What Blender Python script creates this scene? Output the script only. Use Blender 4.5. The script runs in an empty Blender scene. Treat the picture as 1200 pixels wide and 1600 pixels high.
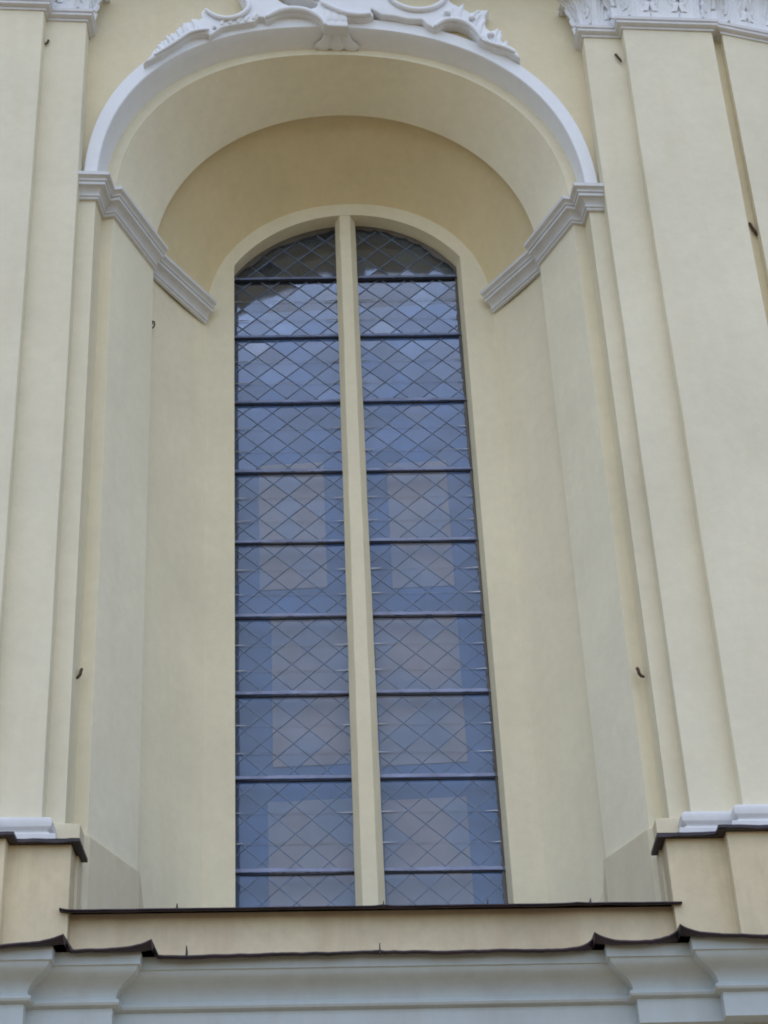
import bpy, bmesh, math, random
from mathutils import Vector, Matrix
random.seed(7)
SC = bpy.context.scene
COL = SC.collection
R = math.radians
ZOFF = 1.6                                   # camera height above the ground

# ------------------------------------------------------------------ camera
def make_camera():
    pitch, yaw, roll = 0.552894, 0.0194275, -0.0512494
    cy, sy, cp, sp, cr, sr = math.cos(yaw), math.sin(yaw), math.cos(pitch), math.sin(pitch), math.cos(roll), math.sin(roll)
    f = Vector((sy * cp, cy * cp, sp)); r = Vector((cy, -sy, 0)); u = r.cross(f)
    r2 = cr * r + sr * u; u2 = -sr * r + cr * u
    cam = bpy.data.cameras.new('camera'); o = bpy.data.objects.new('camera', cam); COL.objects.link(o)
    m = Matrix((r2, u2, -f)).transposed().to_4x4(); m.translation = Vector((-0.03515, -10.2784, ZOFF))
    o.matrix_world = m
    cam.sensor_fit = 'VERTICAL'; cam.sensor_height = 24.0; cam.lens = 2921.85 / 1600 * 24.0
    cam.clip_end = 5000
    SC.camera = o
make_camera()

# ------------------------------------------------------------------ sky, sun, exposure
SUN_EL, SUN_AZ = 62.0, 182.0                 # azimuth clockwise from +Y; in front of the facade
w = bpy.data.worlds.new('World'); SC.world = w; w.use_nodes = True
nt = w.node_tree; bg = nt.nodes['Background']
sky = nt.nodes.new('ShaderNodeTexSky'); sky.sky_type = 'NISHITA'; sky.sun_disc = False
sky.sun_elevation = R(SUN_EL); sky.sun_rotation = R(SUN_AZ)
sky.air_density = 1.0; sky.dust_density = 1.0; sky.ozone_density = 1.0
nt.links.new(sky.outputs[0], bg.inputs[0]); bg.inputs[1].default_value = 0.15
sl = bpy.data.lights.new('sun', 'SUN'); so = bpy.data.objects.new('sun', sl); COL.objects.link(so)
sl.energy = 0.5; sl.angle = R(120); sl.color = (0.97, 0.98, 1.0)
a = R(SUN_AZ); e = R(SUN_EL)
sd = Vector((math.sin(a) * math.cos(e), math.cos(a) * math.cos(e), math.sin(e)))
so.rotation_euler = sd.to_track_quat('Z', 'Y').to_euler(); so.location = sd * 60
SC.view_settings.view_transform = 'Standard'; SC.view_settings.look = 'None'
SC.view_settings.exposure = 0.47; SC.view_settings.gamma = 1.0
SC.cycles.filter_width = 1.9
SC.cycles.max_bounces = 10; SC.cycles.transparent_max_bounces = 16

# ------------------------------------------------------------------ materials
def mat(name): 
    m = bpy.data.materials.new(name); m.use_nodes = True
    return m, m.node_tree, m.node_tree.nodes['Principled BSDF']
def plaster(name, col, rough=0.9, vary=0.085, bump=0.26, stain=None, stain_amt=0.0, scale=1.0):
    m, t, b = mat(name); N = t.nodes; L = t.links
    tc = N.new('ShaderNodeTexCoord')
    def noise(sc, det, rgh, vec=None):
        n = N.new('ShaderNodeTexNoise'); n.inputs['Scale'].default_value = sc; n.inputs['Detail'].default_value = det
        n.inputs['Roughness'].default_value = rgh; L.new(vec or tc.outputs['Object'], n.inputs['Vector']); return n
    def mix(a_, b_, f_, typ='MIX'):
        x = N.new('ShaderNodeMix'); x.data_type = 'RGBA'; x.blend_type = typ
        for s, v in ((x.inputs[6], a_), (x.inputs[7], b_), (x.inputs[0], f_)):
            if isinstance(v, (tuple, float, int)): s.default_value = v
            else: L.new(v, s)
        return x.outputs[2]
    big = noise(0.9 * scale, 5, 0.6); fine = noise(14 * scale, 6, 0.65)
    r1 = N.new('ShaderNodeMapRange'); r1.inputs[1].default_value = 0.3; r1.inputs[2].default_value = 0.7
    r1.inputs[3].default_value = 1 - vary; r1.inputs[4].default_value = 1 + vary * 0.5; L.new(big.outputs[0], r1.inputs[0])
    r2 = N.new('ShaderNodeMapRange'); r2.inputs[1].default_value = 0.3; r2.inputs[2].default_value = 0.7
    r2.inputs[3].default_value = 1 - vary * 0.45; r2.inputs[4].default_value = 1 + vary * 0.3; L.new(fine.outputs[0], r2.inputs[0])
    mu = N.new('ShaderNodeMath'); mu.operation = 'MULTIPLY'; L.new(r1.outputs[0], mu.inputs[0]); L.new(r2.outputs[0], mu.inputs[1])
    c = mix((*col, 1), (0, 0, 0, 1), 0.0)
    hs = N.new('ShaderNodeHueSaturation'); hs.inputs['Color'].default_value = (*col, 1); L.new(mu.outputs[0], hs.inputs['Value'])
    c = hs.outputs[0]
    if stain:
        mp = N.new('ShaderNodeMapping'); mp.inputs['Scale'].default_value = (3.2, 3.2, 0.45); L.new(tc.outputs['Object'], mp.inputs[0])
        sn = noise(1.6, 5, 0.62, mp.outputs[0])
        rr = N.new('ShaderNodeMapRange'); rr.inputs[1].default_value = 0.47; rr.inputs[2].default_value = 0.78
        rr.inputs[3].default_value = 0; rr.inputs[4].default_value = stain_amt; L.new(sn.outputs[0], rr.inputs[0])
        c = mix(c, (*stain, 1), rr.outputs[0])
    L.new(c, b.inputs['Base Color']); b.inputs['Roughness'].default_value = rough
    b.inputs['Specular IOR Level'].default_value = 0.25
    bn = noise(38 * scale, 8, 0.7); bl = noise(5 * scale, 4, 0.5)
    ad = N.new('ShaderNodeMath'); ad.operation = 'MULTIPLY_ADD'; ad.inputs[1].default_value = 2.2
    L.new(bl.outputs[0], ad.inputs[0]); L.new(bn.outputs[0], ad.inputs[2])
    bp = N.new('ShaderNodeBump'); bp.inputs['Strength'].default_value = bump; bp.inputs['Distance'].default_value = 0.006
    L.new(ad.outputs[0], bp.inputs['Height']); L.new(bp.outputs[0], b.inputs['Normal'])
    return m
STAIN = (0.42, 0.30, 0.17)
M_pale = plaster('pale_cream_plaster', (0.78, 0.72, 0.555), stain=(0.66, 0.57, 0.40), stain_amt=0.30)
M_splay = plaster('lightened_niche_plaster', (0.90, 0.835, 0.65), stain=(0.70, 0.63, 0.47), stain_amt=0.22)  # brighter copy of the pale plaster; light lacking on the splays put into its colour
M_inner = plaster('cream_niche_plaster', (0.85, 0.775, 0.58), stain=(0.72, 0.62, 0.43), stain_amt=0.3)
M_vault = plaster('yellow_niche_plaster', (0.75, 0.63, 0.395), stain=(0.62, 0.48, 0.28), stain_amt=0.25)  # yellow paint of the vault, with deeper recess shade put into its tone
M_yellow = plaster('yellow_plaster', (0.76, 0.675, 0.475), stain=(0.66, 0.53, 0.33), stain_amt=0.30)
M_margin = plaster('cream_plaster', (0.78, 0.71, 0.525), stain=(0.67, 0.57, 0.38), stain_amt=0.25)
M_plinth = plaster('tan_plinth_plaster', (0.76, 0.675, 0.50), stain=(0.60, 0.47, 0.30), stain_amt=0.35)
M_dado = plaster('weathered_cream_plaster', (0.75, 0.635, 0.435), stain=STAIN, stain_amt=0.5, vary=0.14)
M_sillf = plaster('stained_sill_plaster', (0.76, 0.635, 0.435), stain=(0.60, 0.42, 0.27), stain_amt=0.55, vary=0.16)
M_white = plaster('white_stucco', (0.85, 0.865, 0.895), vary=0.06, bump=0.18)
M_trim = plaster('grey_white_trim', (0.73, 0.73, 0.74), vary=0.09, bump=0.18, stain=(0.45, 0.42, 0.38), stain_amt=0.25)
M_corn = plaster('cool_white_cornice', (0.53, 0.575, 0.59), vary=0.08, bump=0.15, stain=(0.40, 0.38, 0.36), stain_amt=0.35)
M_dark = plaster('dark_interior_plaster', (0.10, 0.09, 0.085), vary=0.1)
M_ground = plaster('warm_bounce_paving', (0.38, 0.26, 0.13), vary=0.2, scale=0.6)  # unseen ground; warm colour chosen to bounce light onto soffits and vault

def metal_sheet():
    m, t, b = mat('dark_painted_sheet_metal'); N = t.nodes; L = t.links
    n = N.new('ShaderNodeTexNoise'); n.inputs['Scale'].default_value = 6; n.inputs['Detail'].default_value = 6
    tc = N.new('ShaderNodeTexCoord'); L.new(tc.outputs['Object'], n.inputs['Vector'])
    cr = N.new('ShaderNodeValToRGB'); cr.color_ramp.elements[0].position = 0.35; cr.color_ramp.elements[0].color = (0.010, 0.006, 0.012, 1)
    cr.color_ramp.elements[1].position = 0.72; cr.color_ramp.elements[1].color = (0.040, 0.020, 0.032, 1)
    L.new(n.outputs[0], cr.inputs[0]); L.new(cr.outputs[0], b.inputs['Base Color']); b.inputs['Roughness'].default_value = 0.55
    return m
M_sheet = metal_sheet()
def simple(name, col, rough=0.6, metallic=0.0, nscale=20.0, v=0.25):
    m, t, b = mat(name); N = t.nodes; L = t.links
    n = N.new('ShaderNodeTexNoise'); n.inputs['Scale'].default_value = nscale; n.inputs['Detail'].default_value = 5
    tc = N.new('ShaderNodeTexCoord'); L.new(tc.outputs['Object'], n.inputs['Vector'])
    cr = N.new('ShaderNodeValToRGB'); cr.color_ramp.elements[0].position = 0.3; cr.color_ramp.elements[1].position = 0.7
    cr.color_ramp.elements[0].color = (*[c * (1 - v) for c in col], 1); cr.color_ramp.elements[1].color = (*[min(1, c * (1 + v)) for c in col], 1)
    L.new(n.outputs[0], cr.inputs[0]); L.new(cr.outputs[0], b.inputs['Base Color'])
    b.inputs['Roughness'].default_value = rough; b.inputs['Metallic'].default_value = metallic
    return m
M_lead = simple('lead_came', (0.18, 0.23, 0.32), 0.5, 0.3)
M_bar = simple('iron_saddle_bar', (0.015, 0.016, 0.022), 0.6)
M_flange = simple('lead_flange', (0.20, 0.235, 0.36), 0.5, 0.2, 9)
M_wire = simple('bright_tie_wire', (0.42, 0.46, 0.50), 0.35, 0.8)
M_rust = simple('rusty_iron', (0.085, 0.045, 0.025), 0.8, 0.0, 60, 0.5)
M_blue = simple('blue_grey_painted_wood', (0.22, 0.31, 0.50), 0.7, 0, 3, 0.2)
M_pink = simple('dull_pinkish_board', (0.64, 0.52, 0.47), 0.8, 0, 3, 0.15)
M_mortar = plaster('dirty_mortar', (0.16, 0.15, 0.14), vary=0.3, bump=0.6)
def glass_mat(name, tint, k):
    m, t, b = mat(name); N = t.nodes; L = t.links; N.remove(b)
    out = N['Material Output']; tc = N.new('ShaderNodeTexCoord')
    n = N.new('ShaderNodeTexNoise'); n.inputs['Scale'].default_value = 7; n.inputs['Detail'].default_value = 3; L.new(tc.outputs['Object'], n.inputs['Vector'])
    bp = N.new('ShaderNodeBump'); bp.inputs['Strength'].default_value = 0.07; bp.inputs['Distance'].default_value = 0.004; L.new(n.outputs[0], bp.inputs['Height'])
    gl = N.new('ShaderNodeBsdfGlossy'); gl.inputs['Roughness'].default_value = 0.06; gl.inputs['Color'].default_value = (0.86, 0.92, 1, 1); L.new(bp.outputs[0], gl.inputs['Normal'])
    tr = N.new('ShaderNodeBsdfTransparent'); tr.inputs['Color'].default_value = (*tint, 1)
    df = N.new('ShaderNodeBsdfDiffuse'); df.inputs['Color'].default_value = (0.20, 0.23, 0.30, 1)
    m1 = N.new('ShaderNodeMixShader'); m1.inputs[0].default_value = 0.07; L.new(tr.outputs[0], m1.inputs[1]); L.new(df.outputs[0], m1.inputs[2])
    fr = N.new('ShaderNodeFresnel'); fr.inputs['IOR'].default_value = k
    m2 = N.new('ShaderNodeMixShader'); L.new(fr.outputs[0], m2.inputs[0]); L.new(m1.outputs[0], m2.inputs[1]); L.new(gl.outputs[0], m2.inputs[2])
    L.new(m2.outputs[0], out.inputs['Surface'])
    return m
GLASS = [glass_mat('old_window_glass', (0.90, 0.93, 0.97), 1.53), glass_mat('bluish_window_glass', (0.82, 0.88, 0.96), 1.57), glass_mat('clear_window_glass', (0.93, 0.94, 0.96), 1.50)]

# ------------------------------------------------------------------ geometry helpers
K, YJ = 0.09077, 1.341                       # the facade stands slightly skew to the axis of the niche
def W(x, y, z):
    g = K * max(-0.2, min(1.0, 1 - y / YJ))
    return (x, y + g * x, z + ZOFF)
class MB:
    def __init__(s): s.v = []; s.f = []
    def add(s, pts): i = len(s.v); s.v += [tuple(q) for q in pts]; return i
    def face(s, *pts): i = s.add(pts); s.f.append(tuple(range(i, i + len(pts))))
    def grid(s, rows, closed=False):
        n = len(rows[0]); i = s.add([q for r in rows for q in r])
        for a in range(len(rows) - 1):
            for b in range(n - 1 if not closed else n):
                c = (b + 1) % n
                s.f.append((i + a * n + b, i + a * n + c, i + (a + 1) * n + c, i + (a + 1) * n + b))
        return i
    def box(s, x0, x1, y0, y1, z0, z1):
        i = s.add([(x, y, z) for x in (x0, x1) for y in (y0, y1) for z in (z0, z1)])
        for f in ((0, 1, 3, 2), (4, 6, 7, 5), (0, 4, 5, 1), (2, 3, 7, 6), (0, 2, 6, 4), (1, 5, 7, 3)): s.f.append(tuple(i + k for k in f))
    def tube(s, pts, rad, n=8, caps=True):
        P = [Vector(q) for q in pts]; rows = []
        ref = Vector((0.3, -0.9, 0.25)).normalized()
        for k, q in enumerate(P):
            t = (P[min(k + 1, len(P) - 1)] - P[max(k - 1, 0)]).normalized()
            u = t.cross(ref); u = u.normalized() if u.length > 1e-4 else t.orthogonal().normalized()
            v = t.cross(u); r = rad[k] if isinstance(rad, (list, tuple)) else rad
            rows.append([tuple(q + r * (math.cos(2 * math.pi * j / n) * u + math.sin(2 * math.pi * j / n) * v)) for j in range(n)])
        i = s.grid(rows, True)
        if caps: s.f.append(tuple(i + j for j in range(n))); b = i + (len(rows) - 1) * n; s.f.append(tuple(b + j for j in reversed(range(n))))
    def build(s, name, m, parent=None, warp=True, smooth=False, merge=True, bevel=0, autosmooth=None):
        me = bpy.data.meshes.new(name); me.from_pydata([W(*q) for q in s.v] if warp else s.v, [], s.f)
        bm = bmesh.new(); bm.from_mesh(me)
        if merge: bmesh.ops.remove_doubles(bm, verts=bm.verts, dist=1e-5)
        bmesh.ops.dissolve_degenerate(bm, edges=bm.edges, dist=1e-6)
        bmesh.ops.recalc_face_normals(bm, faces=bm.faces)
        if bevel:
            ed = [e for e in bm.edges if len(e.link_faces) == 2 and e.calc_face_angle(0) > 0.5]
            bmesh.ops.bevel(bm, geom=ed, offset=bevel, segments=2, profile=0.5, affect='EDGES', clamp_overlap=True)
        bm.to_mesh(me); bm.free()
        me.materials.append(m)
        o = bpy.data.objects.new(name, me); COL.objects.link(o)
        if parent: o.parent = parent
        if smooth or autosmooth:
            for p in me.polygons: p.use_smooth = True
            if autosmooth:
                bm = bmesh.new(); bm.from_mesh(me)
                for e in bm.edges:
                    if len(e.link_faces) == 2 and e.calc_face_angle(0) > autosmooth: e.smooth = False
                bm.to_mesh(me); bm.free()
        return o
def part(o, label):
    o['label'] = label; return o
def offset_poly(pl, d):
    """offset an open plan polyline to its left-hand normal by d with mitred corners"""
    out = []; n = len(pl)
    for i in range(n):
        ns = []
        for a_, b_ in ((i - 1, i), (i, i + 1)):
            if a_ < 0 or b_ >= n: continue
            t = Vector((pl[b_][0] - pl[a_][0], pl[b_][1] - pl[a_][1])).normalized(); ns.append(Vector((t.y, -t.x)))
        if len(ns) == 1: m = ns[0]
        else:
            m = ns[0] + ns[1]; m = m / max(0.25, m.dot(ns[0]))
        out.append((pl[i][0] + m.x * d, pl[i][1] + m.y * d))
    return out
def sweep(mb, pl, prof, caps=True):
    rows = []
    for d, z in prof:
        rows.append([(x, y, z) for x, y in offset_poly(pl, d)])
    mb.grid(rows)
    if caps:
        for k in (0, -1): mb.face(*[r[k] for r in rows])
def mirror(pl): return [(-x, y) for x, y in reversed(pl)]
# every polyline runs from -x to +x, so the left-hand normal above points to -y (out of the wall)

# ------------------------------------------------------------------ arch curves
ZC = 9.05
ZB = 3.55
TH = [i * math.pi / 96 for i in range(97)]
def curve(a_, ap, n, zb=ZB):
    b_ = ap - ZC
    def q(th):
        c, s = math.cos(th), math.sin(th)
        r = (abs(c / a_) ** n + abs(s / b_) ** n) ** (-1 / n)
        return (r * c, ZC + r * s)
    pts = [(a_, zb), (a_, 6.3)] + [q(t) for t in TH] + [(-a_, 6.3), (-a_, zb)]
    return pts
def jcurve(sl=1.0, sr=1.0, zb=ZB, dz=0.0):
    hw, zs, ap = 0.9, 9.53, 10.01
    rad = (hw * hw + (ap - zs) ** 2) / (2 * (ap - zs)); cz = ap - rad
    def q(th):
        c, s = math.cos(th), math.sin(th)
        lim = hw / abs(c) if abs(c) > 1e-9 else 1e9
        if lim * s <= zs - ZC: r = lim
        else:
            bq = (ZC - cz) * s; r = -bq + math.sqrt(bq * bq - (ZC - cz) ** 2 + rad * rad)
        return (r * c, ZC + r * s)
    pts = [(hw, zb), (hw, 6.3)] + [q(t) for t in TH] + [(-hw, 6.3), (-hw, zb)]
    return [(x * (sr if x > 0 else sl), z + (dz if z > ZC + .1 else 0)) for x, z in pts]
def row(c, y): return [(x, y, z) for x, z in c]
P1, P2, P3, P4, P4b, P5 = (1.771, 0.0), (1.752, 0.178), (1.668, 0.162), (1.448, 0.694), (1.518, 0.702), (1.116, YJ)
C1 = curve(P1[0], 10.735, 2.32); C2 = curve(P2[0], 10.685, 2.3); C3 = curve(P3[0], 10.612, 2.25)
C4 = curve(P4[0], 10.485, 2.03); C4b = curve(P4b[0], 10.56, 2.03); C5 = curve(P5[0], 10.125, 2.1); CJ = jcurve()

# ================================================================== the setting
g = MB(); g.face((-300, -300, -ZOFF), (300, -300, -ZOFF), (300, 300, -ZOFF), (-300, 300, -ZOFF))
gr = g.build('ground', M_ground, warp=False); gr['kind'] = 'structure'
for v_ in gr.data.vertices: v_.co.z = 0.0

# ================================================================== the church facade
FA = bpy.data.objects.new('church_facade', None); COL.objects.link(FA)
FA['label'] = 'cream plastered baroque church facade with a tall arched window niche and white stucco trim'
FA['category'] = 'church'
XW, ZT, YW = 6.2, 13.2, 0.045

# --- plain wall with the opening of the niche, and the body of the building behind it
m = MB(); AO = curve(1.80, 10.77, 2.32)
arc = [q for q in AO if q[1] >= ZC - 1e-6]
m.grid([[(x, YW, z) for x, z in arc], [(x, YW, ZT) for x, z in arc]])
for s in (-1, 1): m.grid([[(s * 1.80, YW, -ZOFF), (s * XW, YW, -ZOFF)], [(s * 1.80, YW, ZC), (s * XW, YW, ZC)], [(s * 1.80, YW, ZT), (s * XW, YW, ZT)]])
m.face((-1.8, YW, -ZOFF), (1.8, YW, -ZOFF), (1.8, YW, 3.6), (-1.8, YW, 3.6))
m.build('wall', M_yellow, FA)
m = MB()
m.face((-XW, YW, -ZOFF), (-XW, 9, -ZOFF), (-XW, 9, ZT), (-XW, YW, ZT)); m.face((XW, YW, -ZOFF), (XW, 9, -ZOFF), (XW, 9, ZT), (XW, YW, ZT))
m.face((-XW, 9, -ZOFF), (XW, 9, -ZOFF), (XW, 9, ZT), (-XW, 9, ZT)); m.face((-XW, YW, ZT), (XW, YW, ZT), (XW, 9, ZT), (-XW, 9, ZT))
part(m.build('building_body', M_yellow, FA), 'plain side and rear walls of the church')

# --- the niche: pier returns, first splay and soffit, inner splay and vault, window margin, reveal
ns = lambda n: [i for i in range(n)]
m = MB(); low = lambda c: [q for q in c if True]
# fillet and pier return are cream below the impost, white archivolt soffit above
def split(c): return [i for i, q in enumerate(c) if q[1] <= ZC + 1e-6]
half = len(C1) // 2
def sides(c): return [c[:3], c[-3:]]
m = MB()
for k in (0, 1): m.grid([row(sides(C1)[k], P1[1]), row(sides(C2)[k], P2[1])])
m.grid([row(C2, P2[1]), row(C3, P3[1])])
m.build('niche_return', M_margin, FA, autosmooth=0.5)
m = MB(); m.grid([row(C3, P3[1]), row([((a_[0] + b_[0]) / 2, (a_[1] + b_[1]) / 2) for a_, b_ in zip(C3, C4)], (P3[1] + P4[1]) / 2), row(C4, P4[1]), row(C4b, P4b[1])])
part(m.build('niche_splay', M_splay, FA, autosmooth=0.5), 'pale outer splay and soffit of the niche')
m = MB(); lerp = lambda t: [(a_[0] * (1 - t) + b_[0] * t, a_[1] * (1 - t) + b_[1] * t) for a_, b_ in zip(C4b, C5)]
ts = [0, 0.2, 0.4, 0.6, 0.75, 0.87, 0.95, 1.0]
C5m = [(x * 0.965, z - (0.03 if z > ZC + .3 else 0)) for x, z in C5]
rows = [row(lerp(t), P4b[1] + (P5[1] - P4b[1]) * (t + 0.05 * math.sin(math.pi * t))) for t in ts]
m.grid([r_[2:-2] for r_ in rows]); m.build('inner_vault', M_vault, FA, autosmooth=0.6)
for cut_ in (slice(0, 3), slice(-3, None)):
    m = MB(); m.grid([r_[cut_] for r_ in rows]); m.build('inner_splay', M_inner, FA, autosmooth=0.6)
m = MB(); jr = random.Random(3)
CR = jcurve(1.033, 0.962, dz=0.0)
m.grid([row(C5, P5[1]), row(C5m, YJ + 0.004), row([(x * .5 + y_ * .5, z * .5 + w_ * .5) for (x, z), (y_, w_) in zip(C5m, CJ)], YJ + 0.002), row(CJ, YJ)])
part(m.build('window_margin', M_margin, FA, autosmooth=0.5), 'flat cream margin around the window')
def ragged(c, amp, seed):
    q = []; r_ = random.Random(seed)
    for i in range(len(c) - 1):
        (x0, z0), (x1, z1) = c[i], c[i + 1]; L_ = math.hypot(x1 - x0, z1 - z0); k = max(1, int(L_ / 0.03))
        for j in range(k): q.append((x0 + (x1 - x0) * j / k, z0 + (z1 - z0) * j / k))
    q.append(c[-1])
    return q
m = MB(); J0 = ragged(CJ, 0, 1); JR0 = ragged(CR, 0, 1)
nn = min(len(J0), len(JR0))
m.grid([row(CJ, YJ), row([((a_[0] * .5 + b_[0] * .5), (a_[1] + b_[1]) / 2) for a_, b_ in zip(CJ, CR)], YJ + 0.08), row(CR, 1.53)])
m.build('window_reveal', M_margin, FA, autosmooth=0.5)
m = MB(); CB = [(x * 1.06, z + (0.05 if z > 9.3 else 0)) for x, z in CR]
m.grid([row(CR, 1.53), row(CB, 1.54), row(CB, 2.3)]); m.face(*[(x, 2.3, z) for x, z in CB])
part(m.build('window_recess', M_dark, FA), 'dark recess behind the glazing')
# ragged mortar bedding round the glass
m = MB(); r1_ = []; r2_ = []; jr = random.Random(11); wob = 0
for (x, z) in JR0:
    wob = wob * 0.7 + jr.uniform(-1, 1) * 0.3
    up = z > 9.5
    d = (0.024 if up else 0.010) + (0.040 if up else 0.016) * wob + jr.uniform(0, 0.007)
    cx_, cz_ = (0, 8.7) if up else (0, z)
    dx, dz = cx_ - x, cz_ - z; L_ = math.hypot(dx, dz) or 1
    r1_.append((x, 1.478, z)); r2_.append((x + dx / L_ * max(d, 0.003), 1.489, z + dz / L_ * max(d, 0.003)))
m.grid([r1_, r2_, [(x, 1.512, z) for x, y, z in r2_]]); m.build('mortar_bedding', M_mortar, FA)

# --- low plinth round the foot of the niche
pl = [(1.285, 1.045), (1.424, 0.815), (1.432, 0.69), (1.650, 0.150), (1.680, 0.12), (1.680, -0.03), (1.95, -0.03)]
for s in (-1, 1):
    q = pl if s == 1 else mirror(pl)
    m = MB(); m.grid([[(x, y, 3.4) for x, y in q], [(x, y, 4.205 - max(0, (y - 0.69)) * 1.25) for x, y in q], [(x + 0.05 * s, y + 0.03, 4.222 - max(0, (y - 0.69)) * 1.25) for x, y in q]])
    m.build('plinth', M_plinth, FA)

# --- archivolt: white band with a moulded front edge
m = MB(); CO = curve(1.868, 10.845, 2.36)
cut = lambda c: [q for q in c if q[1] >= ZC - 1e-6]
mid = lambda t, A_, B_: [(a_[0] * (1 - t) + b_[0] * t, a_[1] * (1 - t) + b_[1] * t) for a_, b_ in zip(A_, B_)]
m.grid([row(cut(CO), YW), row(cut(CO), 0.006), row(cut(mid(.06, CO, C1)), -0.002), row(cut(mid(.94, CO, C1)), -0.002), row(cut(C1), 0.006), row(cut(mid(.5, C1, C2)), 0.09), row(cut(mid(.85, C1, C2)), 0.15), row(cut(C2), P2[1])])
part(m.build('archivolt', M_white, FA, autosmooth=0.45), 'white arch band over the niche')
for s in (-1, 1):
    m = MB(); m.face((s * P1[0], 0, ZB), (s * 1.95, 0, ZB), (s * 1.95, 0, ZC + 0.02), (s * P1[0], 0, ZC + 0.02))
    m.build('pier_face', M_pale, FA)

# --- imposts
IMP = [(0.0, 8.935), (0.022, 8.935), (0.026, 8.944), (0.022, 8.953), (0.034, 8.957), (0.036, 8.970), (0.028, 8.976), (0.034, 8.992), (0.050, 9.008), (0.068, 9.018),
       (0.082, 9.020), (0.084, 9.042), (0.078, 9.046), (0.092, 9.050), (0.094, 9.064), (0.104, 9.074), (0.120, 9.080), (0.121, 9.108), (0.0, 9.116)]
plA = [(1.440, 0.715), P3, P2, P1, (1.884, 0.0)]
plA = [P4, P3, P2, P1, (1.884, 0.0)]
plB = [(1.130, 1.322), (1.500, 0.730)]
for s in (-1, 1):
    for pl_, nm in ((plA, 'outer'), (plB, 'inner')):
        m = MB(); sweep(m, pl_ if s == 1 else mirror(pl_), IMP)
        m.build('impost_moulding', M_trim, FA, autosmooth=0.6)

# --- pilasters
ZCAP, ZBASE = 10.585, 4.05
prn = random.Random(17)
def pilaster(name, x0, x1, y, s, y1=None, yback=YW + .002, label=None, material=M_pale):
    y1 = y if y1 is None else y1
    m = MB()
    pts = [(x0, yback), (x0, y), (x1, y1), (x1, yback)]
    pts = [(s * x, yy) for x, yy in pts]
    rows = []; wob = [[0, 0] for _ in pts]
    for k in range(25):
        z = 3.3 + (ZCAP + 0.9 - 3.3) * k / 24
        for q in wob:
            for c_ in (0, 1): q[c_] = q[c_] * 0.6 + prn.uniform(-1, 1) * 0.0022
        rows.append([(x + q[0], yy + q[1], z) for (x, yy), q in zip(pts, wob)])
    m.grid(rows)
    o = m.build(name, material, FA, bevel=0.007)
    if label: part(o, label)
    return o
AST = [(0, 10.585), (0.012, 10.585), (0.014, 10.603), (0.030, 10.607), (0.044, 10.618), (0.046, 10.634), (0.036, 10.644), (0.050, 10.650), (0.052, 10.676), (0.0, 10.690)]
BAS = [(0, 4.205), (0.045, 4.195), (0.066, 4.178), (0.072, 4.155), (0.066, 4.130), (0.044, 4.116), (0.040, 4.106), (0.052, 4.102), (0.056, 4.094), (0.058, 4.086), (0.086, 4.080), (0.098, 4.072), (0.100, 4.030), (0.0, 4.030)]
CLUSTER = [(1.882, YW), (1.882, -0.119), (2.177, -0.119), (2.177, -0.218), (2.875, -0.218), (2.875, 0.0)]
THIRD = [(2.955, YW), (2.955, -0.195), (3.60, -0.055), (3.60, YW)]
for s in (-1, 1):
    po = pilaster('pilaster', 1.882, 2.19, -0.119, s, label='narrow pilaster strip beside the niche')
    pm = pilaster('pilaster', 2.177, 2.875, -0.218, s, label='broad main pilaster')
    pt = pilaster('pilaster', 2.955, 3.60, -0.195, s, y1=-0.055, label='third pilaster set slightly askew')
    for pl_, own in ((CLUSTER, pm), (THIRD, pt)):
        q = pl_ if s == 1 else mirror(pl_)
        m = MB(); sweep(m, q, AST); m.build('astragal', M_trim, own, autosmooth=0.6)
        m = MB(); sweep(m, q, BAS); m.build('base_moulding', M_trim, own, autosmooth=0.6)

for s in (-1, 1):
    m = MB(); m.face((s * 2.87, -0.105, 3.3), (s * 2.96, -0.105, 3.3), (s * 2.96, -0.105, 11.4), (s * 2.87, -0.105, 11.4)); m.build('recess_strip', M_yellow, FA)
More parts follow.
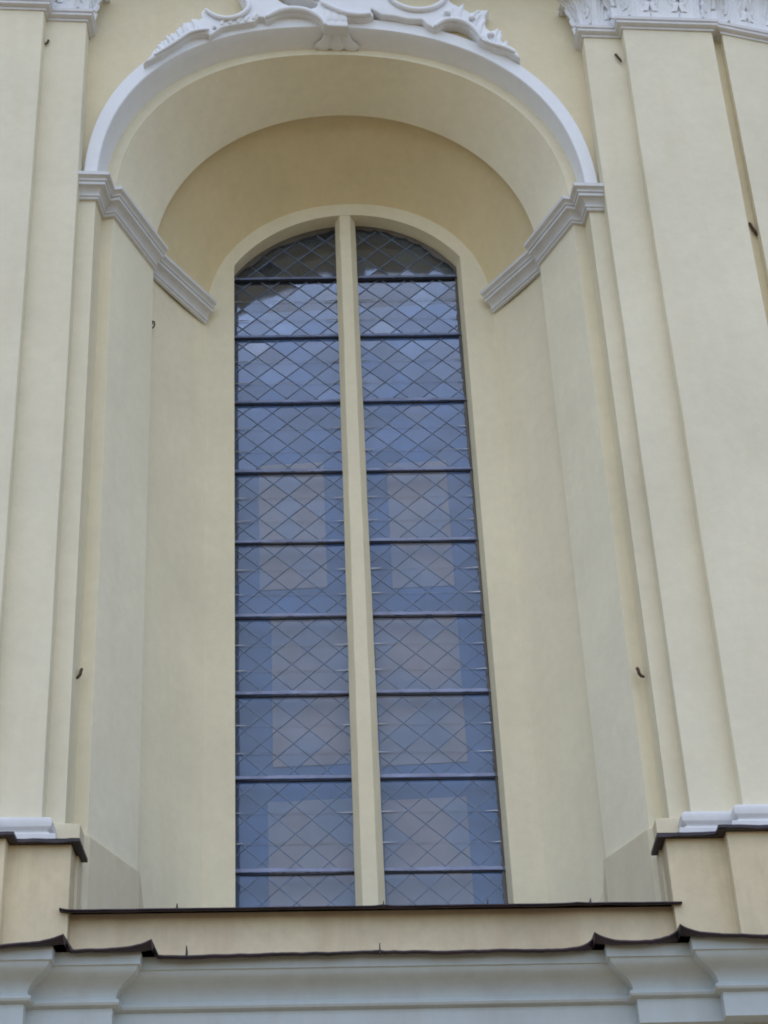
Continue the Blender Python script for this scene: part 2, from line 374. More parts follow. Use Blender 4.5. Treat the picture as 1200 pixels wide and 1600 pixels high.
# --- capitals with acanthus leaves
def leaf_mesh(name, wd, h, curl, flare):
    """acanthus leaf: local x across, z up, -y out of the wall; origin at the middle of its foot, which lies flush"""
    NU, NV = 32, 36; m = MB(); front = []; back = []
    for j in range(NV + 1):
        v = j / NV; rf = []; rb = []
        lob = abs(math.sin(max(0, v - .22) / .78 * 3 * math.pi)) if v > .22 else 1.0
        tip = 1 if v < .82 else math.sqrt(max(0.02, 1 - ((v - .82) / .185) ** 2))
        wv = wd * 0.5 * (0.92 + flare * v) * (0.80 + 0.20 * lob) * tip
        out = 0.004 + 0.060 * v ** 1.2 + curl * max(0, v - 0.5) ** 2 / 0.25
        zz = h * (v - 0.14 * max(0, v - 0.78) ** 2 / 0.0484)
        for i in range(NU + 1):
            u = -1 + 2 * i / NU
            rib = 0.010 * math.exp(-(u / 0.10) ** 2) * (0.5 + v)
            gr = 0.0
            for c0, dp in ((0.16, .010), (0.42, .020), (0.70, .020)):
                cc = c0 * (0.55 + 0.75 * v); wg = 0.045 + 0.05 * v
                gr += dp * (0.25 + 0.75 * min(1, v * 2.2)) * math.exp(-((abs(u) - cc) / wg) ** 2)
            eye = 0.030 * math.exp(-((abs(u) - 0.80) / 0.10) ** 2 - ((v - 0.48) / 0.05) ** 2) + 0.030 * math.exp(-((abs(u) - 0.55) / 0.08) ** 2 - ((v - 0.32) / 0.06) ** 2)
            lift = 0.022 * abs(u) ** 3 * v * lob
            d = out + rib - (gr + eye) * min(1, 0.25 + 2 * v) + lift
            tilt = -0.05 * h * abs(u) * (1 - lob)
            rf.append((u * wv, -d, zz + tilt)); rb.append((u * wv, -d + 0.014 + 0.012 * v, zz + tilt))
        front.append(rf); back.append(rb)
    m.grid(front); m.grid(back)
    rim = lambda A_: [A_[0][i] for i in range(NU + 1)] + [A_[j][NU] for j in range(1, NV + 1)] + [A_[NV][i] for i in reversed(range(NU))] + [A_[j][0] for j in reversed(range(1, NV))]
    m.grid([rim(front), rim(back)], True)
    return m
def place_leaf(mb, parent, x, y, z, rot):
    c, s = math.cos(rot), math.sin(rot); o = MB(); o.f = list(mb.f)
    o.v = [(x + c * a_ - s * b_, y + s * a_ + c * b_, z + d_) for a_, b_, d_ in mb.v]
    return o.build('acanthus_leaf', M_white, parent, smooth=True)
LS = leaf_mesh('a', 0.236, 0.42, 0.05, 0.10); LT = leaf_mesh('b', 0.20, 0.60, 0.06, 0.0); LC = leaf_mesh('c', 0.19, 0.36, 0.09, 0.35)
def capital(plan, s, spots, tall, corner, label):
    q = plan if s == 1 else mirror(plan)
    m = MB(); sweep(m, q, [(0.0, 10.66), (0.012, 10.69), (0.02, 10.95), (0.05, 11.15), (0.11, 11.26), (0.12, 11.29), (0.15, 11.30), (0.15, 11.40), (0, 11.40)])
    c = part(m.build('capital', M_white, FA, autosmooth=0.6), label)
    for x, y, r_ in tall: place_leaf(LT, c, s * x, y - 0.004, 10.70, s * r_)
    for x, y, r_ in spots: place_leaf(LS, c, s * x, y - 0.010, 10.680, s * r_)
    for x, y, r_ in corner: place_leaf(LC, c, s * x, y, 10.68, s * r_)
    return c
for s in (-1, 1):
    capital([(1.882, YW), (1.882, -0.119), (2.185, -0.119)], s, [(2.012, -0.119, 0)], [(2.13, -0.112, 0)], [(1.888, -0.113, -R(48)), (1.884, -0.02, -R(90))], 'narrow acanthus capital beside the niche')
    capital([(2.177, -0.10), (2.177, -0.218), (2.875, -0.218), (2.875, 0)], s, [(2.30, -0.222, 0), (2.526, -0.222, 0), (2.752, -0.222, 0)], [(2.413, -0.214, 0), (2.639, -0.214, 0), (2.20, -0.212, 0), (2.85, -0.212, 0)], [(2.180, -0.212, -R(45)), (2.872, -0.212, R(45))], 'broad acanthus capital of the main pilaster')
    sk = math.atan2(0.14, 0.645)
    capital(THIRD, s, [(3.08, -0.17, sk), (3.29, -0.125, sk), (3.49, -0.08, sk)], [(3.185, -0.145, sk), (3.39, -0.10, sk)], [(2.958, -0.19, -R(40))], 'acanthus capital of the askew pilaster')
m = MB(); m.box(-XW, XW, -0.30, 0.2, 11.42, 12.1); m.build('entablature', M_white, FA)

# --- pedestals with sheet metal covers
PED = [(1.695, YW + .02), (1.695, -0.20), (2.040, -0.20), (2.040, -0.30), (2.98, -0.30), (2.98, -0.2), (3.75, -0.2), (3.75, YW)]
nrng = random.Random(21)
def fine_poly(pl_, step=0.05):
    q = []; corner = []
    for i in range(len(pl_) - 1):
        (x0, y0), (x1, y1) = pl_[i], pl_[i + 1]; k = max(1, int(math.hypot(x1 - x0, y1 - y0) / step))
        for j in range(k): q.append((x0 + (x1 - x0) * j / k, y0 + (y1 - y0) * j / k)); corner.append(j == 0)
    q.append(pl_[-1]); corner.append(True)
    return q, corner
def flashing(name, pl_, over, ztop, drop, rise, back, parent, lifts=(), seams=(), wav=0.004, label=None, seam_h=0.05):
    """folded sheet: slopes from the wall line (offset back) to the drip edge, then turns down"""
    fr, cn = fine_poly(offset_poly(pl_, over), 0.025)
    rows = [[], [], [], [], []]; wv = 0
    for (x, y), c_ in zip(fr, cn):
        wv = wv * 0.9 + nrng.uniform(-1, 1) * wav * 0.6
        lz = sum(h * math.exp(-abs(x - lx) / (wl if x < lx else wr)) for lx, wl, wr, h in lifts); out = 0.004 * wv / max(wav, 1e-6)
        yb = y + over + back
        rows[0].append((x, yb, ztop + rise)); rows[1].append((x, y - 0.002 + out, ztop + wv + lz)); rows[2].append((x, y - 0.008 + out, ztop - drop * 0.5 + wv + lz))
        rows[3].append((x, y + out, ztop - drop + wv * 1.4 + lz + nrng.uniform(-.002, .002))); rows[4].append((x, y + 0.03, ztop - drop * 0.6 + wv + lz * .3))
    m = MB(); m.grid(rows)
    o = m.build(name, M_sheet, parent)
    if label: part(o, label)
    for x, yf in seams:
        m = MB(); zz = ztop - 0.004; w_ = 0.004
        i = m.add([(x - w_, yf - 0.012, zz - drop * .5), (x + w_, yf - 0.012, zz - drop * .5), (x + w_, yf - 0.006, zz + seam_h), (x - w_ * .3, yf - 0.006, zz + seam_h), (x - w_, yf + .05, zz), (x + w_, yf + .05, zz), (x + w_, yf + .05, zz + seam_h * .6), (x - w_, yf + .05, zz + seam_h * .6)])
        for f in ((0, 1, 2, 3), (4, 7, 6, 5), (0, 4, 5, 1), (3, 2, 6, 7), (0, 3, 7, 4), (1, 5, 6, 2)): m.f.append(tuple(i + k for k in f))
        m.build('standing_seam', M_sheet, o)
    return o
for s in (-1, 1):
    q = PED if s == 1 else mirror(PED)
    m = MB(); m.grid([[(x, y, 3.2) for x, y in q], [(x, y, 4.012) for x, y in q], ])
    pd = part(m.build('pedestal', M_dado, FA, bevel=0.006), 'stained cream plaster pedestal under the pilasters')
    # white slab top closing the pedestal and the sheet cover
    m = MB(); q2 = offset_poly(q, 0.03); m.face(*[(x, y, 4.020) for x, y in q2]); m.build('top_bed', M_white, pd)
    fr, cn = fine_poly(offset_poly(q, 0.052), 0.04); m = MB(); rr_ = [[], [], [], []]; wv = 0
    for x, y in fr:
        wv = wv * 0.7 + nrng.uniform(-1, 1) * 0.003
        rr_[0].append((x, y, 4.030 + wv)); rr_[1].append((x, y - 0.003, 4.008 + wv * 1.5)); 
    inner = fine_poly(offset_poly(q, 0.0), 0.04)[0]
    n_ = len(fr)
    m.grid([rr_[0], rr_[1]])
    lo = offset_poly(q, 0.052); li = offset_poly(q, -0.01)
    m.grid([[(x, y, 4.010) for x, y in lo], [(x, y, 4.012) for x, y in li]]); m.grid([[(x, y, 4.029) for x, y in lo], [(x, y, 4.036) for x, y in li]])
    part(m.build('flashing', M_sheet, pd), 'dark sheet metal cover on the pedestal')

# --- sill between the pedestals
m = MB(); m.face((-1.70, -0.125, 3.2), (1.70, -0.125, 3.2), (1.70, -0.125, 3.63), (-1.70, -0.125, 3.63))
m.face((-1.70, -0.125, 3.60), (1.70, -0.125, 3.60), (1.70, 1.5, 3.86), (-1.70, 1.5, 3.86))
sill = part(m.build('sill', M_sillf, FA), 'stained plaster fascia of the window sill')
flashing('flashing', [(-1.74, -0.125), (1.74, -0.125)], 0.105, 3.622, 0.014, 0.26, 1.6, sill, wav=0.0022, lifts=[(0.05, .03, .02, .010), (1.15, .04, .03, .006), (-1.74, .01, .03, .012)],
         seams=[(-1.10, -0.23), (0.045, -0.23), (0.63, -0.23), (1.215, -0.23)], label='dark sheet metal sill cover', seam_h=0.028)

# --- cornice below
COR = [(-XW, -0.25), (-3.35, -0.25), (-3.35, -0.35), (-3.05, -0.35), (-3.05, -0.45), (-1.862, -0.45), (-1.862, -0.35), (-1.418, -0.35), (-1.418, -0.25),
       (1.400, -0.25), (1.400, -0.35), (1.858, -0.35), (1.858, -0.45), (3.05, -0.45), (3.05, -0.35), (3.35, -0.35), (3.35, -0.25), (XW, -0.25)]
CPR = [(-0.22, 2.60), (-0.14, 2.60), (-0.14, 2.895), (0.0, 2.900), (0.0, 3.030), (0.018, 3.034), (0.034, 3.040), (0.042, 3.052), (0.038, 3.066), (0.024, 3.074), (0.020, 3.082), (0.024, 3.100), (0.038, 3.124), (0.062, 3.146),
       (0.096, 3.164), (0.126, 3.182), (0.142, 3.200), (0.146, 3.214), (0.160, 3.217), (0.162, 3.285), (0.0, 3.30), (-0.3, 3.36)]
m = MB(); sweep(m, COR, CPR); cor = part(m.build('cornice', M_corn, FA, autosmooth=0.6), 'stepped grey-white cornice under the window')
flashing('flashing', COR, 0.225, 3.276, 0.019, 0.10, 0.34, cor, wav=0.005,
         lifts=[(-1.637, .11, .010, .050), (-1.193, .11, .010, .054), (1.175, .05, .075, .060), (1.633, .07, .08, .062), (0.005, .02, .012, .012)],
         seams=[(-1.02, -0.475), (0.012, -0.475)], label='wavy dark sheet metal cover of the cornice', seam_h=0.05)
m = MB(); m.face((-XW, -0.12, -ZOFF), (XW, -0.12, -ZOFF), (XW, -0.12, 2.7), (-XW, -0.12, 2.7)); m.box(-XW, XW, -0.2, -0.1, -ZOFF, -0.9)
m.build('lower_wall', M_yellow, FA)

# ================================================================== the window
BARS = [9.463, 8.886, 8.26, 7.626, 7.01, 6.393, 5.776, 5.137, 4.47]
XL, XR, ZG = -0.915, 0.868, 3.90
YG = 1.502
tiltz = lambda x: -0.038 * x
mc = lambda z: -0.004 - 0.022 * (10.0 - z) / 5.8          # the mullion leans a little
m = MB(); prof = [(-0.098, 1.53), (-0.098, 1.425), (-0.050, 1.346), (0.050, 1.346), (0.098, 1.425), (0.098, 1.53)]
zs = [3.6 + 6.42 * k / 26 for k in range(27)]; mw = random.Random(9)
m.grid([[(mc(z) + x * (1 - 0.18 * max(0, (z - 4) / 6)) + mw.uniform(-.0022, .0022), y + mw.uniform(-.002, .002), z) for x, y in prof] for z in zs])
part(m.build('mullion', M_margin, FA, bevel=0.004), 'chamfered cream stone mullion dividing the window')

def arc_top(x):
    hw, zs_, ap = 0.9, 9.53, 10.01; rad = (hw * hw + (ap - zs_) ** 2) / (2 * (ap - zs_)); cz = ap - rad
    xx = min(abs(x) * (0.9 / 0.868 if x > 0 else 0.9 / 0.93), 0.9)
    return cz + math.sqrt(rad * rad - xx * xx) + 0.004
def clip(poly, nx, nz, d):
    out = []
    for i in range(len(poly)):
        p_, q_ = poly[i], poly[(i + 1) % len(poly)]
        a_ = nx * p_[0] + nz * p_[1] - d; b_ = nx * q_[0] + nz * q_[1] - d
        if a_ <= 0: out.append(p_)
        if a_ * b_ < 0:
            t = a_ / (a_ - b_); out.append((p_[0] + t * (q_[0] - p_[0]), p_[1] + t * (q_[1] - p_[1])))
    return out
def area(p_): return 0.5 * abs(sum(p_[i][0] * p_[(i + 1) % len(p_)][1] - p_[(i + 1) % len(p_)][0] * p_[i][1] for i in range(len(p_))))
DW, DH = 0.2255, 0.2
prng = random.Random(5)
for side in (-1, 1):
    LT_ = bpy.data.objects.new('window_light', None); COL.objects.link(LT_); LT_.parent = FA
    part(LT_, 'leaded diamond light between the mullion and the jamb')
    x0, x1 = (XL, -0.085) if side < 0 else (0.06, XR)
    cm = MB(); wm = MB(); fl = MB()
    edges = [None] + BARS + [ZG]
    for k in range(len(edges) - 1):
        ztop, zbot = edges[k], edges[k + 1]
        if ztop is None:                                  # lunette under the arch
            xs = [x0 + (x1 - x0) * i / 12 for i in range(13)]
            region = [(x0, zbot), (x1, zbot)] + [(x, arc_top(x) + 0.01) for x in reversed(xs)]
            ox, oz = (-0.848 if side < 0 else 0.141), zbot + 0.215
        else:
            region = [(x0, zbot), (x1, zbot), (x1, ztop), (x0, ztop)]
            ox, oz = (-0.848 if side < 0 else 0.141), ztop - (0.078 if side < 0 else 0.105) + prng.uniform(-.02, .02)
        planes = []
        nR = len(region)
        for i in range(nR):
            p_, q_ = region[i], region[(i + 1) % nR]; ex, ez = q_[0] - p_[0], q_[1] - p_[1]; L_ = math.hypot(ex, ez)
            if L_ < 1e-6: continue
            nx, nz = ez / L_, -ex / L_; planes.append((nx, nz, nx * p_[0] + nz * p_[1]))
        for i in range(-14, 15):
            for j in range(-14, 15):
                cx_ = ox + (i + j) * DW / 2; cz_ = oz + (i - j) * DH / 2 - DH / 2
                if cx_ < x0 - .2 or cx_ > x1 + .2: continue
                d = [(cx_ - DW / 2, cz_), (cx_, cz_ - DH / 2), (cx_ + DW / 2, cz_), (cx_, cz_ + DH / 2)]
                for pn in planes:
                    if d: d = clip(d, *pn)
                if len(d) < 3 or area(d) < 0.0006: continue
                mx = sum(q[0] for q in d) / len(d); mz = sum(q[1] for q in d) / len(d)
                tx, tz = prng.gauss(0, 0.007), prng.gauss(0, 0.011)
                pm_ = MB(); fr_ = []; bk_ = []
                for x, z in d:
                    yy = YG + tx * (x - mx) + tz * (z - mz)
                    fr_.append((x, yy, z + tiltz(x))); bk_.append((x, yy + 0.004, z + tiltz(x)))
                n_ = len(d); i0 = pm_.add(fr_ + bk_); pm_.f.append(tuple(range(i0, i0 + n_))); pm_.f.append(tuple(reversed(range(i0 + n_, i0 + 2 * n_))))
                for t in range(n_): pm_.f.append((i0 + t, i0 + (t + 1) % n_, i0 + n_ + (t + 1) % n_, i0 + n_ + t))
                pm_.build('pane', prng.choice(GLASS), LT_, merge=False)
                # lead cames along the diamond's lower two sides
                for a_, b_ in ((0, 1), (1, 2)):
                    dd = [(cx_ - DW / 2, cz_), (cx_, cz_ - DH / 2), (cx_ + DW / 2, cz_)]
                    ax, az = dd[a_]; bx_, bz_ = dd[b_]; ex, ez = bx_ - ax, bz_ - az; L_ = math.hypot(ex, ez); hx, hz = -ez / L_ * 0.0020, ex / L_ * 0.0020
                    st = [(ax - hx, az - hz), (bx_ - hx, bz_ - hz), (bx_ + hx, bz_ + hz), (ax + hx, az + hz)]
                    for pn in planes:
                        if st: st = clip(st, *pn)
                    if len(st) < 3: continue
                    f1 = [(x, YG - 0.004, z + tiltz(x)) for x, z in st]; f2 = [(x, YG + 0.008, z + tiltz(x)) for x, z in st]
                    i0 = cm.add(f1 + f2); n2 = len(st); cm.f.append(tuple(range(i0, i0 + n2))); 
                    for t in range(n2): cm.f.append((i0 + t, i0 + (t + 1) % n2, i0 + n2 + (t + 1) % n2, i0 + n2 + t))
        if ztop is not None and zbot > ZG + .1:           # thin stiffening wires with twisted ends
            for fz in (0.36, 0.69):
                z = ztop + (zbot - ztop) * fz; wm.tube([(x0, YG - 0.010, z + tiltz(x0)), ((x0 + x1) / 2, YG - 0.011, z + tiltz((x0 + x1) / 2) - 0.003), (x1, YG - 0.010, z + tiltz(x1))], 0.0014, 5)
                for xe, dr in ((x0, 1), (x1, -1)):
                    L_ = prng.uniform(.05, .13); wm.tube([(xe + dr * .01, YG - 0.012, z + tiltz(xe)), (xe + dr * L_, YG - 0.012, z + tiltz(xe) + prng.uniform(-.004, .004))], [0.0045, 0.0016], 6)
                    
    lc = cm.build('lead_lattice', M_lead, LT_, merge=False); lc['kind'] = 'stuff'
    wo = wm.build('tie_wire', M_wire, LT_, merge=False); wo['kind'] = 'stuff'
    for zb_ in BARS:
        m = MB(); n = 9; sag = prng.uniform(0, .006)
        rows = [[], [], [], [], []]
        for i in range(n):
            x = x0 - .02 + (x1 - x0 + .04) * i / (n - 1); z = zb_ + tiltz(x) - sag * math.sin(math.pi * i / (n - 1)) + prng.uniform(-.0012, .0012)
            for r_, (yy, dz) in zip(rows, ((1.497, .005), (1.484, .005), (1.480, -.007), (1.497, -.009), (1.497, .005))): r_.append((x, yy, z + dz))
        m.grid(rows); sb = m.build('saddle_bar', M_bar, LT_)
        m = MB(); rows = [[], [], [], []]
        for i in range(n):
            x = x0 - .01 + (x1 - x0 + .02) * i / (n - 1); z = zb_ + tiltz(x) + .005
            jt = prng.uniform(-.004, .004)
            for r_, (yy, dz) in zip(rows, ((1.476, 0), (1.482, .006), (1.490, .030 + jt), (1.498, .032 + jt))): r_.append((x, yy, z + dz))
        m.grid(rows); m.build('lead_flange', M_flange, LT_)
# boarded casement seen through the glass
ic = part(MB().__class__().build('tmp', M_blue, FA) if False else None, '') if False else None
m = MB(); m.box(-0.93, 0.90, 1.66, 1.69, 3.7, 9.30); ic = part(m.build('inner_casement', M_blue, FA), 'blue-grey boarded casement seen behind the glass')
for (xa, xb, za, zb_) in ((-0.742, -0.245, 6.74, 7.83), (-0.66, -0.10, 5.33, 6.52), (-0.70, -0.10, 3.9, 5.07), (0.232, 0.684, 6.70, 7.79), (0.085, 0.685, 5.30, 6.49), (0.085, 0.66, 3.9, 5.04)):
    m = MB(); m.box(xa, xb, 1.645, 1.662, za, zb_); m.build('board_panel', M_pink, ic)

# ================================================================== stucco cartouche over the arch
def relief(name, outer, holes, y_back, thick, bev, m_, parent, label=None):
    cu = bpy.data.curves.new(name, 'CURVE'); cu.dimensions = '2D'; cu.fill_mode = 'BOTH'
    cu.extrude = max(0.0, thick / 2 - bev); cu.bevel_depth = bev; cu.bevel_resolution = 3; cu.resolution_u = 6; cu.offset = -bev * 0.55
    for pts, smooth in [(outer, False)] + [(h, True) for h in holes]:
        sp = cu.splines.new('POLY'); 
        sp.points.add(len(pts) - 1)
        for k_, (x, z) in enumerate(pts): sp.points[k_].co = (x, z, 0, 1)
        sp.use_cyclic_u = True
    o = bpy.data.objects.new(name + '_curve', cu); COL.objects.link(o)
    me = bpy.data.meshes.new_from_object(o.evaluated_get(bpy.context.evaluated_depsgraph_get()))
    mb = MB(); mb.v = [(v.co.x, y_back - thick / 2 - v.co.z, v.co.y) for v in me.vertices]; mb.f = [tuple(p.vertices) for p in me.polygons]
    bpy.data.objects.remove(o); bpy.data.curves.remove(cu); bpy.data.meshes.remove(me)
    ob = mb.build(name, m_, parent, autosmooth=0.9)
    if label: part(ob, label)
    return ob
def chaikin(p_, n=2, closed=True):
    for _ in range(n):
        q = []; L_ = len(p_)
        for i in range(L_ if closed else L_ - 1):
            a_, b_ = p_[i], p_[(i + 1) % L_]
            q += [(a_[0] * .75 + b_[0] * .25, a_[1] * .75 + b_[1] * .25), (a_[0] * .25 + b_[0] * .75, a_[1] * .25 + b_[1] * .75)]
        p_ = ([p_[0]] + q + [p_[-1]]) if not closed else q
    return p_
left_low = [(-1.440, 10.262), (-1.394, 10.296), (-1.353, 10.323), (-1.306, 10.366), (-1.26, 10.415), (-1.201, 10.462), (-1.175, 10.502), (-1.13, 10.541), (-1.058, 10.575), (-0.986, 10.581), (-0.967, 10.555),
            (-0.926, 10.597), (-0.89, 10.636), (-0.866, 10.651), (-0.817, 10.67), (-0.757, 10.685), (-0.66, 10.711), (-0.633, 10.719), (-0.604, 10.772), (-0.562, 10.77), (-0.535, 10.734),
            (-0.526, 10.738), (-0.464, 10.799), (-0.402, 10.822), (-0.341, 10.832), (-0.28, 10.828), (-0.219, 10.811), (-0.135, 10.746), (-0.10, 10.70)]
right_low = [(0.075, 10.70), (0.069, 10.79), (0.12, 10.792), (0.177, 10.786), (0.246, 10.808), (0.274, 10.828), (0.253, 10.881), (0.266, 10.905), (0.29, 10.883), (0.342, 10.837), (0.437, 10.828), (0.544, 10.798), (0.653, 10.799),
             (0.691, 10.748), (0.73, 10.715), (0.757, 10.709), (0.801, 10.748), (0.843, 10.769), (0.925, 10.773), (1.004, 10.733), (1.066, 10.64), (1.08, 10.586), (1.142, 10.555), (1.206, 10.505), (1.286, 10.486), (1.331, 10.45), (1.375, 10.420)]
right_up = [(1.368, 10.459), (1.342, 10.511), (1.291, 10.546), (1.255, 10.578), (1.246, 10.635), (1.258, 10.692), (1.221, 10.706), (1.171, 10.681), (1.138, 10.725), (1.132, 10.795), (1.145, 10.863), (1.171, 10.914), (1.126, 10.909), (1.084, 10.895), (1.028, 10.877),
            (0.979, 10.925), (0.982, 10.976), (0.95, 10.941), (0.91, 10.965), (0.877, 10.996), (0.864, 11.063), (0.90, 11.20), (0.86, 11.36), (0.74, 11.50), (0.55, 11.56), (0.36, 11.50), (0.20, 11.58), (0.0, 11.66)]
left_up = [(-1.401, 10.326), (-1.38, 10.38), (-1.366, 10.394), (-1.332, 10.449), (-1.334, 10.469), (-1.303, 10.487), (-1.261, 10.527), (-1.264, 10.549), (-1.232, 10.56), (-1.202, 10.589), (-1.205, 10.629), (-1.176, 10.624), (-1.143, 10.639), (-1.143, 10.683),
           (-1.113, 10.678), (-1.083, 10.688), (-1.077, 10.717), (-1.053, 10.711), (-1.023, 10.733), (-1.032, 10.793), (-1.012, 10.826), (-0.975, 10.795), (-0.939, 10.762), (-0.89, 10.739), (-0.829, 10.733), (-0.769, 10.753), (-0.72, 10.789), (-0.689, 10.851),
           (-0.695, 10.903), (-0.732, 10.953), (-0.753, 11.022), (-0.74, 11.2), (-0.66, 11.38), (-0.5, 11.50), (-0.30, 11.52), (-0.15, 11.62)]
circ = [(0.628 + 0.222 * math.cos(t * math.pi / 18), 11.12 + 0.222 * math.sin(t * math.pi / 18)) for t in range(36)]
tear = chaikin([(-0.522, 11.086), (-0.474, 10.983), (-0.437, 10.932), (-0.364, 10.892), (-0.279, 10.866), (-0.205, 10.864), (-0.149, 10.893), (-0.136, 10.928), (-0.179, 10.961), (-0.277, 10.978), (-0.351, 10.985), (-0.40, 11.02), (-0.44, 11.10)], 1)
hs = [(-0.962, 10.608), (-0.948, 10.647), (-0.931, 10.652), (-0.909, 10.632), (-0.926, 10.609)]
CT = relief('cartouche', left_low + right_low + right_up + list(reversed(left_up)), [hs, tear, circ], YW, 0.105, 0.013, M_white, FA, 'white rococo stucco cartouche with scrolls over the arch')
def ridge(pts, r0, y=-0.085, n=2, name='scroll', taper=0.35):
    q = chaikin(pts, n, False); L_ = len(q)
    m = MB(); m.tube([(x, y, z) for x, z in q], [r0 * (taper + (1 - taper) * math.sin(math.pi * (i + .5) / L_) ** .5) for i in range(L_)], 10)
    return m.build(name, M_white, CT, smooth=True)
ridge([(-0.545, 10.748), (-0.464, 10.812), (-0.402, 10.838), (-0.341, 10.848), (-0.28, 10.845), (-0.205, 10.825), (-0.115, 10.75), (-0.09, 10.68)], 0.024, -0.074)
ridge([(-0.745, 11.05), (-0.722, 10.965), (-0.678, 10.905), (-0.672, 10.845), (-0.71, 10.78), (-0.765, 10.738), (-0.83, 10.718), (-0.89, 10.724), (-0.945, 10.75), (-1.005, 10.812)], 0.020, -0.076)
ridge([(0.40, 11.20), (0.385, 11.08), (0.43, 10.96), (0.53, 10.89), (0.64, 10.875), (0.75, 10.905), (0.83, 10.975), (0.872, 11.09), (0.85, 11.25), (0.76, 11.34)], 0.022, -0.074)
ridge([(0.745, 10.705), (0.80, 10.762), (0.85, 10.786), (0.925, 10.790), (1.012, 10.748), (1.078, 10.650), (1.10, 10.58)], 0.020, -0.074)
ridge([(-0.12, 10.93), (-0.02, 10.86), (0.07, 10.815), (0.17, 10.802), (0.26, 10.822)], 0.022, -0.074)
ridge([(-0.13, 10.955), (-0.18, 10.978), (-0.28, 10.995), (-0.37, 11.0), (-0.43, 11.06)], 0.014, -0.074)
ridge([(-1.38, 10.315), (-1.30, 10.385), (-1.20, 10.478), (-1.13, 10.556), (-1.05, 10.590), (-0.97, 10.60)], 0.014, -0.074)
ridge([(1.10, 10.58), (1.19, 10.53), (1.28, 10.505), (1.345, 10.455)], 0.015, -0.074)
def feather(ax, az, bx_, bz_, r0, bend=0.012):
    mx, mz = (ax + bx_) / 2, (az + bz_) / 2; L_ = math.hypot(bx_ - ax, bz_ - az) or 1
    ridge([(ax, az), (mx - (bz_ - az) / L_ * bend, mz + (bx_ - ax) / L_ * bend), (bx_, bz_)], r0, -0.056, 2, 'feather', 0.22)
fr_ = random.Random(4)
base_l = [(-1.36, 10.335), (-1.325, 10.368), (-1.29, 10.40), (-1.255, 10.435), (-1.22, 10.468), (-1.185, 10.502), (-1.15, 10.538), (-1.11, 10.562), (-1.07, 10.582), (-1.03, 10.592)]
for k, (x, z) in enumerate(base_l):
    L_ = 0.060 + 0.009 * k + fr_.uniform(-.014, .014); an = 0.30 + fr_.uniform(-.22, .22)
    feather(x + fr_.uniform(-.008, .008), z, x - L_ * math.sin(an), z + L_ * math.cos(an), 0.019 + fr_.uniform(-.003, .003), fr_.uniform(-.012, .016))
for (x, z, dx, dz) in ((-0.88, 10.66, .03, .075), (-0.82, 10.675, .03, .06), (-0.76, 10.69, .03, .06), (-0.70, 10.705, .03, .06), (-0.64, 10.73, .03, .07),
                       (1.285, 10.505, .01, .075), (1.235, 10.525, .02, .125), (1.195, 10.55, .035, .16), (1.145, 10.575, .01, .10), (1.09, 10.66, .05, .15), (1.05, 10.72, .06, .15), (1.005, 10.775, .10, .13), (0.945, 10.80, .03, .15), (0.885, 10.80, .01, .13)):
    feather(x, z, x + dx, z + dz, 0.017)
for x, z in ((0.851, 10.854), (1.039, 10.805), (1.175, 10.632)):
    m = MB(); rows = []
    for i in range(5):
        ph = i / 4 * math.pi / 2; rows.append([(x + 0.028 * math.cos(ph) * math.cos(t * math.pi / 6), -0.078 - 0.022 * math.sin(ph), z + 0.020 * math.cos(ph) * math.sin(t * math.pi / 6)) for t in range(12)])
    m.grid(rows, True); m.build('boss', M_white, CT, smooth=True)
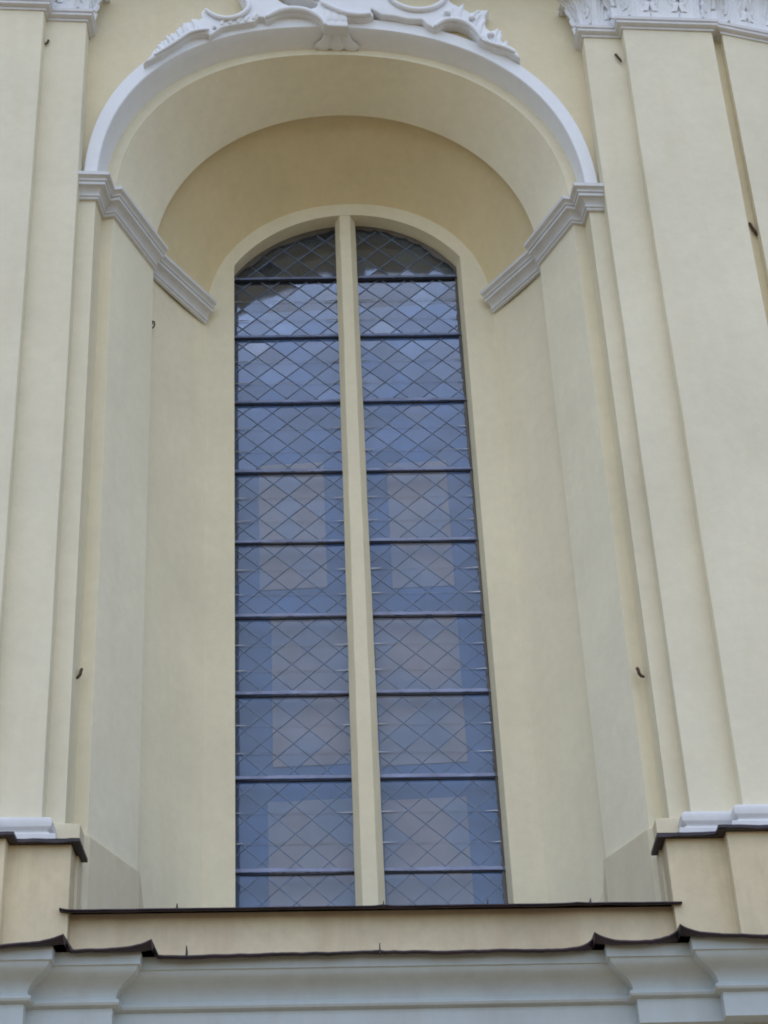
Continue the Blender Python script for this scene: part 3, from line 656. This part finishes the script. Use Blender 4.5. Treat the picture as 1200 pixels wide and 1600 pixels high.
# tongue of the cartouche folding under the arch at its crown
m = MB(); rows = []; NU = 24
path = [(-0.062, 10.86, .082, .004), (-0.064, 10.79, .084, .006), (-0.060, 10.755, .087, .008), (-0.045, 10.728, .090, .008), (0.0, 10.716, .092, .008), (0.04, 10.708, .098, .010), (0.09, 10.696, .118, .014), (0.125, 10.686, .150, .018), (0.158, 10.677, .178, .018), (0.178, 10.676, .165, .008)]
for k, (y, z, hw, rel) in enumerate(path):
    r_ = []
    for i in range(NU + 1):
        u = -1 + 2 * i / NU; lobe = rel * abs(math.cos(u * math.pi * 1.5)) ** .7
        ny, nz = (-1, 0) if k < 3 else ((-.6, -.8) if k == 3 else (-.15, -1))
        end = 0.030 * (abs(math.cos(u * math.pi * 1.5)) - .6) if k > 6 else 0
        r_.append((-0.012 + u * hw, y + ny * lobe + end, z + nz * lobe))
    rows.append(r_)
rows.append([(x, y + .02, z + .08) for x, y, z in rows[-1]])
m.grid(rows); m.build('keystone_leaf', M_white, CT, smooth=True)

# ================================================================== rusty iron hooks
def hook(x, y, z, pts, r_, label):
    m = MB(); m.tube(pts, [r_] * (len(pts) - 1) + [r_ * .6], 8)
    o = m.build('iron_hook', M_rust, None, warp=False, smooth=True)
    o.location = W(x, y, z); o['label'] = label; o['category'] = 'hook'
    return o
HL = [(.012, .012, .055), (.012, -.012, .035), (.009, -.018, .004), (-.004, -.020, -.016), (-.022, -.020, -.022)]
HR = [(-x, y, z) for x, y, z in HL]
HD = [(-.012, .012, .062), (-.012, -.012, .040), (-.004, -.018, .012), (.012, -.022, -.026), (.022, -.018, -.048)]
hook(-2.160, -0.119, 10.345, [(x * .7, y, z * .8) for x, y, z in HL], 0.008, 'small rusty hook high on the narrow strip right of the broad pilaster')
hook(2.128, -0.119, 10.365, HD, 0.009, 'rusty iron hook high on the narrow strip left of the broad pilaster, below its capital')
hook(2.930, -0.105, 8.70, [(x, y, z * 1.3) for x, y, z in HD], 0.011, 'long dark rusty hook in the gap beside the askew third pilaster')
hook(-1.462, 0.79, 8.49, [(0, .02, .035), (.006, -.012, .038), (.018, -.018, .028), (.022, -.020, .0), (.013, -.018, -.024), (.002, -.014, -.030)], 0.006, 'thin curled rusty hook under the inner impost at the niche splay')
hook(-1.748, 0.10, 5.225, HL, 0.010, 'brown rusty hook low on the niche return, foot bent towards the strip on its left')
hook(1.722, 0.10, 5.215, HR, 0.011, 'dark rusty hook low on the niche return, foot bent towards the strip on its right')
